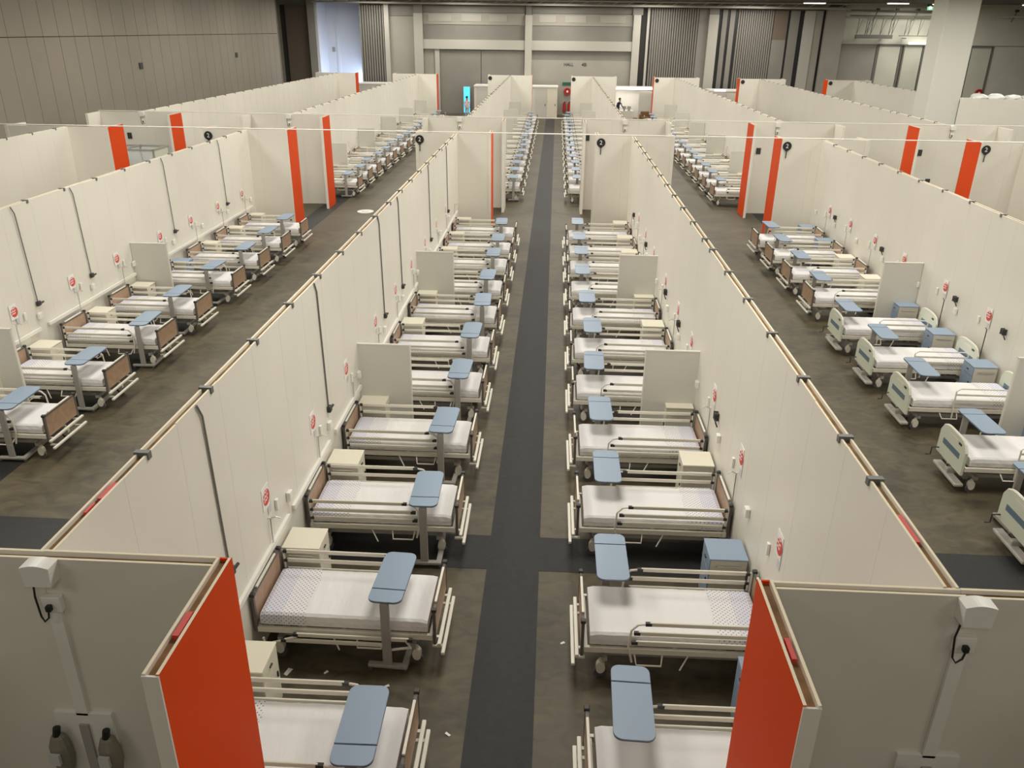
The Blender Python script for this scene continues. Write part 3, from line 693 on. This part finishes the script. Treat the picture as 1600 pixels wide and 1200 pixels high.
# ------------------------------------------------------------------ bed dividers and wall fittings
DIV = MB().box(0, .93, -.022, .022, 0.01, 1.85).mesh('divider_board', M_DIV); DIVE = MB().box(.93, .95, -.026, .026, 0, 1.865).box(0, .95, -.026, .026, 1.85, 1.87).mesh('edge_trim', M_PANEL)
DV = {('A', 'L1'): [13.2, 19.7], ('A', 'R1'): [13.3, 19.82], ('A', 'L2'): [13.42, 19.85], ('A', 'R2'): [13.45, 19.75]}
for bw in ROWS:
    if bw[0] == 'B': bs = ROWS[bw][2]; DV[bw] = [(bs[i]+bs[i+1])/2 for i in (1, 4, 7, 10, 13)]
for bw, ys in DV.items():
    xw, s = ROWS[bw][0], ROWS[bw][1]
    for i, y in enumerate(ys):
        if bw[1][0] == 'R' and bw[0] == 'B': y += .1
        t = thing('bed_divider', 'white bed divider board, %s from front in %s' % (ORD[i], RN[bw]), 'divider', (xw, y, 0), 0 if s > 0 else PI, 'white boards between the beds')
        inst('board', DIV, t); inst('edge_trim', DIVE, t)
# round stickers
def sticker_meshes():
    back = MB().box(-.11, .11, -.003, .003, -.15, .16).mesh('paper', M_PAPER)
    disc = MB().prism(circ(0, .02, .105, 20), -.006, -.003, 'y').mesh('red_disc', M_RED)
    pr = MB()
    for a in (.055, .0, -.05):
        w = .06 if a else .075
        for j in range(4):
            x0 = -w+j*w*.5; pr.box(x0, x0+w*.36, -.0075, -.006, .02+a-.014+.01*(j % 2), .02+a+.012+.01*(j % 2))
    return back, disc, pr.mesh('lettering', M_PAPER), MB().box(.03, .13, -.002, .001, -.26, .02).mesh('strip', M_GPAPER)
STB, STD, STT, STG = sticker_meshes()
BOXS = MB().cbox(-.03, .03, -.035, 0, -.08, .08, .008).mesh('sensor', M_WHITEP)
BOXB = MB().cbox(-.055, .055, -.06, 0, -.06, .07, .01).mesh('socket_box', M_WHITEP)
ST = {('A', 'L1'): [8.24, 10.3, 12.31, 14.69, 16.8, 18.9, 21.1, 23.3, 25.4], ('A', 'R1'): [7.68, 9.73, 11.76, 14.17, 16.0, 18.1, 20.6, 22.7, 24.8], ('A', 'L2'): [14.91, 17.04, 19.05, 21.44, 23.48, 25.56, 27.74], ('A', 'R2'): [16.38, 18.43, 20.86, 22.95, 25.03, 27.07]}
SZ = {'L1': 1.74, 'R1': 1.73, 'L2': 1.65, 'R2': 1.66}
for bw, ys in ST.items():
    xw, s = ROWS[bw][0], ROWS[bw][1]; rz = PI/2 if s > 0 else -PI/2
    for i, y in enumerate(ys):
        t = thing('wall_sticker', 'round red sticker, %s from front along %s' % (ORD[i], RN[bw].replace('row', 'wall')), 'sticker', (xw+s*.004, y, SZ[bw[1]]), rz, 'round red stickers on the walls')
        inst('paper', STB, t); inst('red_disc', STD, t); inst('lettering', STT, t); inst('strip', STG, t)
        t = inst('wall_sensor', BOXS, None, (xw+s*.001, y+.30*s if s > 0 else y+.32, 1.46), rz); tag(t, 'small white call box, %s from front along %s' % (ORD[i], RN[bw].replace('row', 'wall')), 'call box', 'white call boxes beside the stickers')
        yb = y+.74 if s > 0 else y+1.32
        t = inst('socket_box', BOXB, None, (xw+s*.001, min(yb, 28.7), 1.32), rz); tag(t, 'white socket box, %s from front along %s' % (ORD[i], RN[bw].replace('row', 'wall')), 'socket', 'white socket boxes on the walls')
# power cables hanging from the wall tops
PC = {('A', 'L1'): [6.95, 11.05, 15.5, 17.55, 22.05, 25.9], ('A', 'L2'): [15.65, 17.78, 22.3, 26.29]}
for bw, ys in PC.items():
    xw, s = ROWS[bw][0], ROWS[bw][1]
    for i, y in enumerate(ys):
        t = thing('power_cable', 'hanging grey power cable, %s from front along %s' % (ORD[i], RN[bw].replace('row', 'wall')), 'cable', (xw, y, 0), 0, 'power cables hanging on the walls')
        MB().tube([(s*.014, -.10, HW-.01), (s*.016, -.02, HW-.16), (s*.014, .0, HW-.5), (s*.014, .03, 2.4), (s*.014, .06, 1.62)], .012, 6).build('cable', M_CABLE, t)
        MB().cbox(0, s*.06, .0, .11, 1.53, 1.63, .012).tube([(s*.03, .1, 1.56), (s*.05, .2, 1.58)], .02, 6).build('plug_box', M_DARK, t)
for bw, ys in {('A', 'R1'): [11.33, 15.61, 17.76, 22.2, 26.1], ('A', 'R2'): [15.67, 17.81, 22.3, 26.4]}.items():
    xw, s = ROWS[bw][0], ROWS[bw][1]
    for i, y in enumerate(ys):
        t = thing('wall_plug', 'dark plug box, %s from front along %s' % (ORD[i], RN[bw].replace('row', 'wall')), 'plug', (xw, y, 1.55), 0, 'dark plug boxes on the right hand walls')
        MB().cbox(0, s*.06, -.05, .05, -.04, .06, .012).build('plug_box', M_DARK, t); MB().tube([(s*.04, .0, 0), (s*.06, -.1, -.05), (s*.03, -.12, -.12)], .012, 6).build('cable', M_DARK, t)
# white cable trunking behind the beds
for bw, segs in {('A', 'L1'): [(5.2, 8.9), (9.1, 11.0), (11.35, 13.15), (13.3, 19.6), (19.8, 28.4)], ('A', 'L2'): [(10.5, 13.3), (13.5, 15.6), (15.9, 19.8), (20.0, 28.6)], ('A', 'R2'): [(13.5, 14.7)]}.items():
    xw, s = ROWS[bw][0], ROWS[bw][1]
    for i, (a, b) in enumerate(segs):
        tag(MB().box(*(sorted((xw+s*.001, xw+s*.045))), a, b, 1.02, 1.09).build('cable_trunking', M_WHITEP), 'white cable trunking, %s length behind %s' % (ORD[i], RN[bw]), 'trunking', 'white trunking behind the beds')
# emergency light boxes with plug, trunking and industrial sockets on the cross walls
def light_box(x, y, label, full):
    t = thing('emergency_light', label, 'wall lamp', (x, y, HW), 0, 'white lamp boxes on the cross walls')
    pts = [(-.092, -.15), (.092, -.15), (.102, .0)]+[(.102-.204*i/8, .02*math.sin(math.pi*i/8)) for i in range(1, 8)]+[(-.102, .0)]
    MB().prism([(p[1], p[0]) for p in pts][::-1], -.115, -.001, 'y').build('lamp_box', M_WHITEP, t)
    sb = MB().cbox(-.065, .075, -.05, 0, -.42, -.29, .008).build('socket_box', M_WHITEP, t)
    MB().cbox(-.02, .02, -.09, -.05, -.39, -.34, .01).build('plug', M_BLACK, sb)
    MB().tube([(-.07, -.06, -.15), (-.085, -.06, -.28), (-.07, -.07, -.44), (-.045, -.08, -.475), (-.01, -.08, -.44), (0, -.08, -.38)], .007, 6).build('cord', M_BLACK, t)
    if full:
        MB().box(-.045, .045, -.03, 0, -1.40, -.42).build('trunking', M_WHITEP, t)
        p = thing('industrial_socket', '', 'x'); 
        bpy.data.objects.remove(p)
        pl = MB().box(-.22, .22, -.03, 0, -2.0, -1.38).build('socket_plate', M_WHITEP, t)
        MB().box(-.035, .035, -.05, -.03, -2.6, -1.48).build('cable_cover', M_GREYM, t)
        for s in (-1, 1):
            g = MB(); cx = s*.19
            prof = [(-.30, .03), (-.26, .065), (-.15, .085), (-.02, .08), (.06, .055), (.09, .03)]
            vs = []; nn = 12
            for (z, r) in prof:
                for k in range(nn):
                    a = 2*PI*k/nn; vs.append((cx+r*math.cos(a), -.09-r*.8*math.sin(a)*1.0, -1.62+z))
            fs = [(i*nn+k, i*nn+(k+1) % nn, (i+1)*nn+(k+1) % nn, (i+1)*nn+k) for i in range(len(prof)-1) for k in range(nn)]+[tuple(reversed(range(nn))), tuple(range((len(prof)-1)*nn, len(prof)*nn))]
            g.add(vs, fs); so = g.build('industrial_socket', mat('olive_grey_plastic', (.24, .22, .17), .5), pl)
            MB().box(cx-.045, cx+.035, -.185, -.16, -1.76, -1.66).build('rating_label', M_GPAPER, so)
            MB().tube([(cx, -.10, -1.54), (cx+.01, -.09, -1.47)], .028, 8).tube([(cx, -.08, -1.92), (cx+.01, -.06, -2.02)], .028, 8).build('gland', M_BLACK, so)
    return t
light_box(-3.40, BLKA[0]-T/2-.001, 'large white lamp box with cord, nearest cross wall left of the carpet', True)
light_box(2.82, BLKA[0]-T/2-.001, 'large white lamp box with cord, nearest cross wall right of the carpet', True)
for k, x in (('L1', -3.9), ('R1', 2.86), ('L2', -11.0), ('R2', 9.0), ('L3', -17.2), ('R3', 15.9)):
    light_box(x, BLKB[0]-T/2-.001, 'small white lamp box, far block cross wall ' + DESC[k], False)
# round black number signs with arrow
GL = text_mesh('numeral', '2', .20, .003); GL.materials.append(M_PAPER)
SD = MB().prism(circ(0, 0, .15, 20), -.008, 0, 'y').mesh('disc', M_BLACK)
SA = MB().prism([(-.17, -.06), (-.17, .06), (-.08, 0)], -.006, 0, 'y').box(-.015, .015, -.006, 0, -.40, -.17).mesh('arrow', M_DARK)
sg = [(-4.7, 29.0, 'near', 'L1'), (1.62, 29.0, 'near', 'R1'), (7.98, 29.0, 'near', 'R2'), (14.64, 29.0, 'near', 'R3'), (-12.22, 29.0, 'near', 'L2'), (-5.22, 67.85, 'far', 'L1'), (1.38, 67.85, 'far', 'R1'), (7.9, 67.85, 'far', 'R2'), (14.55, 67.85, 'far', 'R3'), (21.3, 67.85, 'far', 'R4')]
for x, y, b, k in sg:
    t = thing('round_sign', 'round black sign on %s block\'s far cross wall %s' % (b, DESC[k]), 'sign', (x, y-T/2+.025, 3.43 if b == 'near' else 3.42), 0, 'round black signs on the cross walls')
    inst('disc', SD, t)
    if b == 'near':
        inst('arrow', SA, t); o = inst('numeral', GL, t, (0, -.011, 0)); o.rotation_euler = (PI/2, 0, 0)
# small black switches on the far cross walls
for i, (x, y, z) in enumerate(((-17.9, BLKB[0]-T/2, 2.7), (8.35, BLKB[0]-T/2, 2.55), (1.35, BLKB[0]-T/2, 2.95), (14.8, BLKB[0]-T/2, 2.6), (14.75, BLKB[0]-T/2, 1.45), (15.35, BLKB[0]-T/2, 1.45))):
    tag(MB().cbox(x-.09, x+.09, y-.05, y, z-.12, z+.12, .01).build('wall_switch', M_DARK), '%s black switch box from the left on the far block\'s near cross walls' % ORD[[0, 2, 1, 3, 4, 5][i]], 'switch', 'black switch boxes')
tag(MB().cbox(15.0, 15.22, BLKB[0]-T/2-.08, BLKB[0]-T/2, 1.3, 1.55, .01).build('glove_dispenser', mat('pale_blue_card', (.45, .58, .66), .6)), 'pale blue dispenser box between two black boxes on a far cross wall', 'dispenser')

# ------------------------------------------------------------------ odds and ends at the far end
def cabin(x0, x1, y0, y1, h, label, doors, open_front=False):
    t = thing('cabin', label, 'cabin', (0, 0, 0))
    if not open_front:
        MB().box(x0, x1, y0+.04, y1, 0, h).build('body', M_PANEL, t)
        for i, (a, b, m) in enumerate(doors):
            d = MB().box(a+.02, b-.02, y0, y0+.04, .05, h-.1).build('door', m, t); MB().box(b-.16, b-.1, y0-.04, y0, 1.0, 1.12).build('handle', M_DARK, d)
    else:
        MB().box(x0, x0+.06, y0, y1, 0, h).box(x1-.06, x1, y0, y1, 0, h).box(x0, x1, y1-.06, y1, 0, h).build('body', M_PANEL, t)
        for a, b, m in doors: MB().box(a, b, y0+.02, y0+.06, 0, h-.1).build('screen_panel', m, t)
    MB().box(x0-.03, x1+.03, y0-.05, y1, h, h+.1).build('roof_edge', M_WHITEP, t)
    return t
cabin(-7.0, .15, 73, 75.3, 2.45, 'white cabin with doors behind the far end, left of the hose reel', [(-6.8, -5.4, M_DIV), (-5.4, -4, M_PANEL), (-1.75, -.75, M_DIV), (-.75, .1, M_CAB)])
cabin(4.6, 8.3, 71.5, 74.5, 2.5, 'open white cabin with desk behind the far end, right of the aisle', [(6.95, 8.2, M_DIV)], True)
area('cabin_tube', (6.0, 73.2, 2.42), 2.4, .2, 60, (1, .98, .95))
tag(MB().box(4.7, 8.2, 71.42, 71.5, 2.5, 2.66).build('tube_light', M_LIT), 'lit white tube along the front of the open cabin', 'light')
cabin(12.9, 15.6, 72, 74.5, 2.4, 'low grey cabin between the far partition ends on the right', [(13.2, 14.3, M_DIV)])
tag(MB().box(13.2, 14.1, 71.9, 72, 2.46, 2.6).build('tube_light', M_LIT), 'lit white tube on the low grey cabin', 'light')
cabin(-17.0, -14.5, 73, 75, 2.5, 'low white cabin below the folding grey door on the left', [(-16.8, -15.8, M_DIV)])
t = thing('desk', 'white desk inside the open cabin behind the far end', 'desk', (5.9, 72.4, 0))
MB().box(-.7, .7, -.3, .3, .72, .76).build('desktop', M_WHITEP, t); MB().box(-.7, .7, -.3, -.27, .1, .72).build('front_panel', M_PANEL, t)
for x in (-.66, .66): MB().box(x-.03, x+.03, -.26, .28, 0, .72).build('leg', M_GREYM, t)
for i, x in enumerate((5.85, 6.25)):
    t = thing('monitor', '%s small grey monitor on the white desk in the open cabin' % ('left' if i == 0 else 'right'), 'monitor', (x, 72.4, .76), 0, 'monitors on the cabin desk')
    MB().box(-.16, .16, -.02, .02, .12, .36).build('screen', M_GREYM, t); MB().box(-.03, .03, -.02, .02, .02, .14).box(-.1, .1, -.08, .08, 0, .02).build('stand', M_DARK, t)
t = thing('armchair', 'brown low armchair in front of the open cabin\'s grey screen', 'armchair', (7.5, 71.0, 0))
MB().cbox(-.35, .35, -.3, .3, .12, .42, .04).build('seat', M_BOXBR, t); MB().cbox(-.35, .35, .2, .34, .4, .82, .04).build('backrest', M_BOXBR, t)
for s in (-1, 1): MB().cbox(s*.38-.07, s*.38+.07, -.3, .32, .12, .6, .03).build('armrest', M_BOXBR, t)
for x in (-.3, .3):
    for y in (-.25, .25): MB().box(x-.03, x+.03, y-.03, y+.03, 0, .12).build('leg', M_DARK, t)
t = thing('light_panel', 'glowing cyan upright light panel before the grey door at far left', 'light', (-7.9, 75.6, 0))
MB().box(-.27, .27, -.04, 0, .1, 2.25).build('lit_face', M_CYAN, t); MB().box(-.31, .31, 0, .06, 0, 2.3).build('housing', M_GREYM, t)
# people
def person(x, y, rz, label, top, leg, lean=0.0, arm=0.0):
    t = thing('person', label, 'person', (x, y, 0), rz)
    J = [(0, 0, .95, .13), (0, 0, 1.12, .125), (0, -lean*.5, 1.32, .145), (0, -lean, 1.46, .06), (0, -lean*1.1-.01, 1.60, .09), (0, -lean*1.15-.01, 1.70, .08),
         (.19, -lean*.8, 1.40, .055), (.24, -lean*.8-arm*.1, 1.14, .045), (.22, -lean*.8-.08-arm*.3, .92+arm*.15, .035), (.22, -lean*.8-.12-arm*.34, .84+arm*.16, .035),
         (-.19, -lean*.8, 1.40, .055), (-.24, -lean*.8-arm*.1, 1.14, .045), (-.22, -lean*.8-.08-arm*.3, .92+arm*.15, .035), (-.22, -lean*.8-.12-arm*.34, .84+arm*.16, .035),
         (.10, 0, .88, .10), (.11, -.02, .48, .065), (.11, .02, .08, .045), (.11, -.14, .04, .04), (-.10, 0, .88, .10), (-.11, .03, .48, .065), (-.11, .05, .08, .045), (-.11, -.11, .04, .04)]
    E = [(0, 1), (1, 2), (2, 3), (3, 4), (4, 5), (2, 6), (6, 7), (7, 8), (8, 9), (2, 10), (10, 11), (11, 12), (12, 13), (0, 14), (14, 15), (15, 16), (16, 17), (0, 18), (18, 19), (19, 20), (20, 21)]
    me = bpy.data.meshes.new('body'); me.from_pydata([j[:3] for j in J], E, []); o = bpy.data.objects.new('body', me); COL.objects.link(o)
    md = o.modifiers.new('skin', 'SKIN'); o.modifiers.new('sub', 'SUBSURF').levels = 1
    for i, j in enumerate(J): me.skin_vertices[0].data[i].radius = (j[3], j[3])
    me.skin_vertices[0].data[0].use_root = True
    dg = bpy.context.evaluated_depsgraph_get(); m2 = bpy.data.meshes.new_from_object(o.evaluated_get(dg)); bpy.data.objects.remove(o)
    m2.materials.clear()
    for m in (top, leg, M_SKIN): m2.materials.append(m)
    for p in m2.polygons:
        c = p.center; p.material_index = 2 if c.z > 1.47 or (abs(c.x) > .17 and c.z < .93+arm*.16 and c.z > .6) else (0 if c.z > .92 or abs(c.x) > .19 else 1); p.use_smooth = True
    inst('body', m2, t)
    hb = MB(); bm = bmesh.new(); bmesh.ops.create_icosphere(bm, subdivisions=2, radius=.115)
    for v in bm.verts: v.co = Vector((v.co.x, v.co.y+.02-lean*1.12, max(v.co.z, -.06 if v.co.y > 0 else .03)+1.70))
    bm.verts.index_update(); hb.add([v.co[:] for v in bm.verts], [[v.index for v in f.verts] for f in bm.faces]); bm.free(); hb.build('hair', M_HAIR, t)
person(-7.45, 73.0-1.6, PI*.9, 'person with black hair in pale pink clothing standing by the cyan light', M_PINK, mat('pale_grey_cloth', (.42, .42, .44), .8))
person(5.25, 71.9, PI*.75, 'person in dark navy clothing leaning at the open cabin desk', M_NAVY, M_NAVY, .22, .8)
# glazed booth in the left cross aisle
gb = thing('glazed_booth', 'low glazed metal booth behind the second left partition wall', 'booth', (0, 0, 0))
bx0, bx1, by0, by1, bz = -18.2, -15.75, 31.9, 33.2, 2.5
fr = MB()
for x in (bx0, bx0+1.3, bx1):
    for y in (by0, by1): fr.box(x-.03, x+.03, y-.03, y+.03, 0, bz)
for y in (by0, by1): fr.box(bx0, bx1, y-.03, y+.03, bz-.06, bz).box(bx0, bx1, y-.03, y+.03, 1.2, 1.26)
for x in (bx0, bx0+1.3, bx1): fr.box(x-.03, x+.03, by0, by1, bz-.06, bz)
fr.build('metal_frame', M_STEEL, gb)
for a, b in ((bx0, bx0+1.3), (bx0+1.3, bx1)):
    MB().box(a+.03, b-.03, by0-.008, by0+.008, 1.28, bz-.06).build('pane', M_GLASS, gb); MB().box(a+.03, b-.03, by1-.008, by1+.008, 1.28, bz-.06).build('pane', M_GLASS, gb); MB().box(a+.03, b-.03, by0-.01, by0+.01, .05, 1.2).build('lower_panel', M_PANEL, gb)
MB().box(bx1-.012, bx1+.012, by0, by1, .05, bz-.08).build('end_panel', M_GREEN, gb)
for i in range(3):
    t = thing('supply_box', '%s white supply box with purple print inside the glazed booth' % ('left', 'middle', 'right')[i], 'box', (bx0+.3+i*.42, by0+.45, 1.26), 0, 'supply boxes in the booth')
    MB().box(-.18, .18, -.15, .15, 0, .38).build('carton', M_PAPER, t); MB().box(-.13, .13, -.155, -.15, .06, .27).build('print', M_PURPLE, t)
MB().box(bx0, bx1, by0+.2, by0+.7, 1.2, 1.258).build('shelf', M_PANEL, gb)
# bits on the floor
t = thing('floor_lid', 'white round lid lying on the floor of the left side aisle', 'lid', (-7.71, 33.0, 0))
MB().prism(circ(0, 0, .34, 24), 0, .03).build('disc', M_WHITEP, t); MB().prism(circ(0, 0, .16, 18), .03, .045).build('raised_centre', M_CREAM, t)
for i, (x, y, w) in enumerate(((-2.95, 7.2, .06), (-1.74, 7.05, .03), (-2.5, 7.22, .03), (-.95, 6.4, .035), (1.5, 6.6, .04), (.3, 7.9, .03))):
    a = R.uniform(0, 3); o = MB().add([(-w, -w*.4, .002), (w, -w*.5, .004), (w*.8, w*.5, .012), (-w*.9, w*.4, .006)], [(0, 1, 2, 3)]).build('paper_scrap', M_PAPER, None, (x, y, .001)); o.rotation_euler = (0, 0, a)
    tag(o, '%s white paper scrap from the left on the concrete between front beds' % ORD[[0, 2, 1, 3, 5, 4][i]], 'scrap', 'paper scraps on the floor')
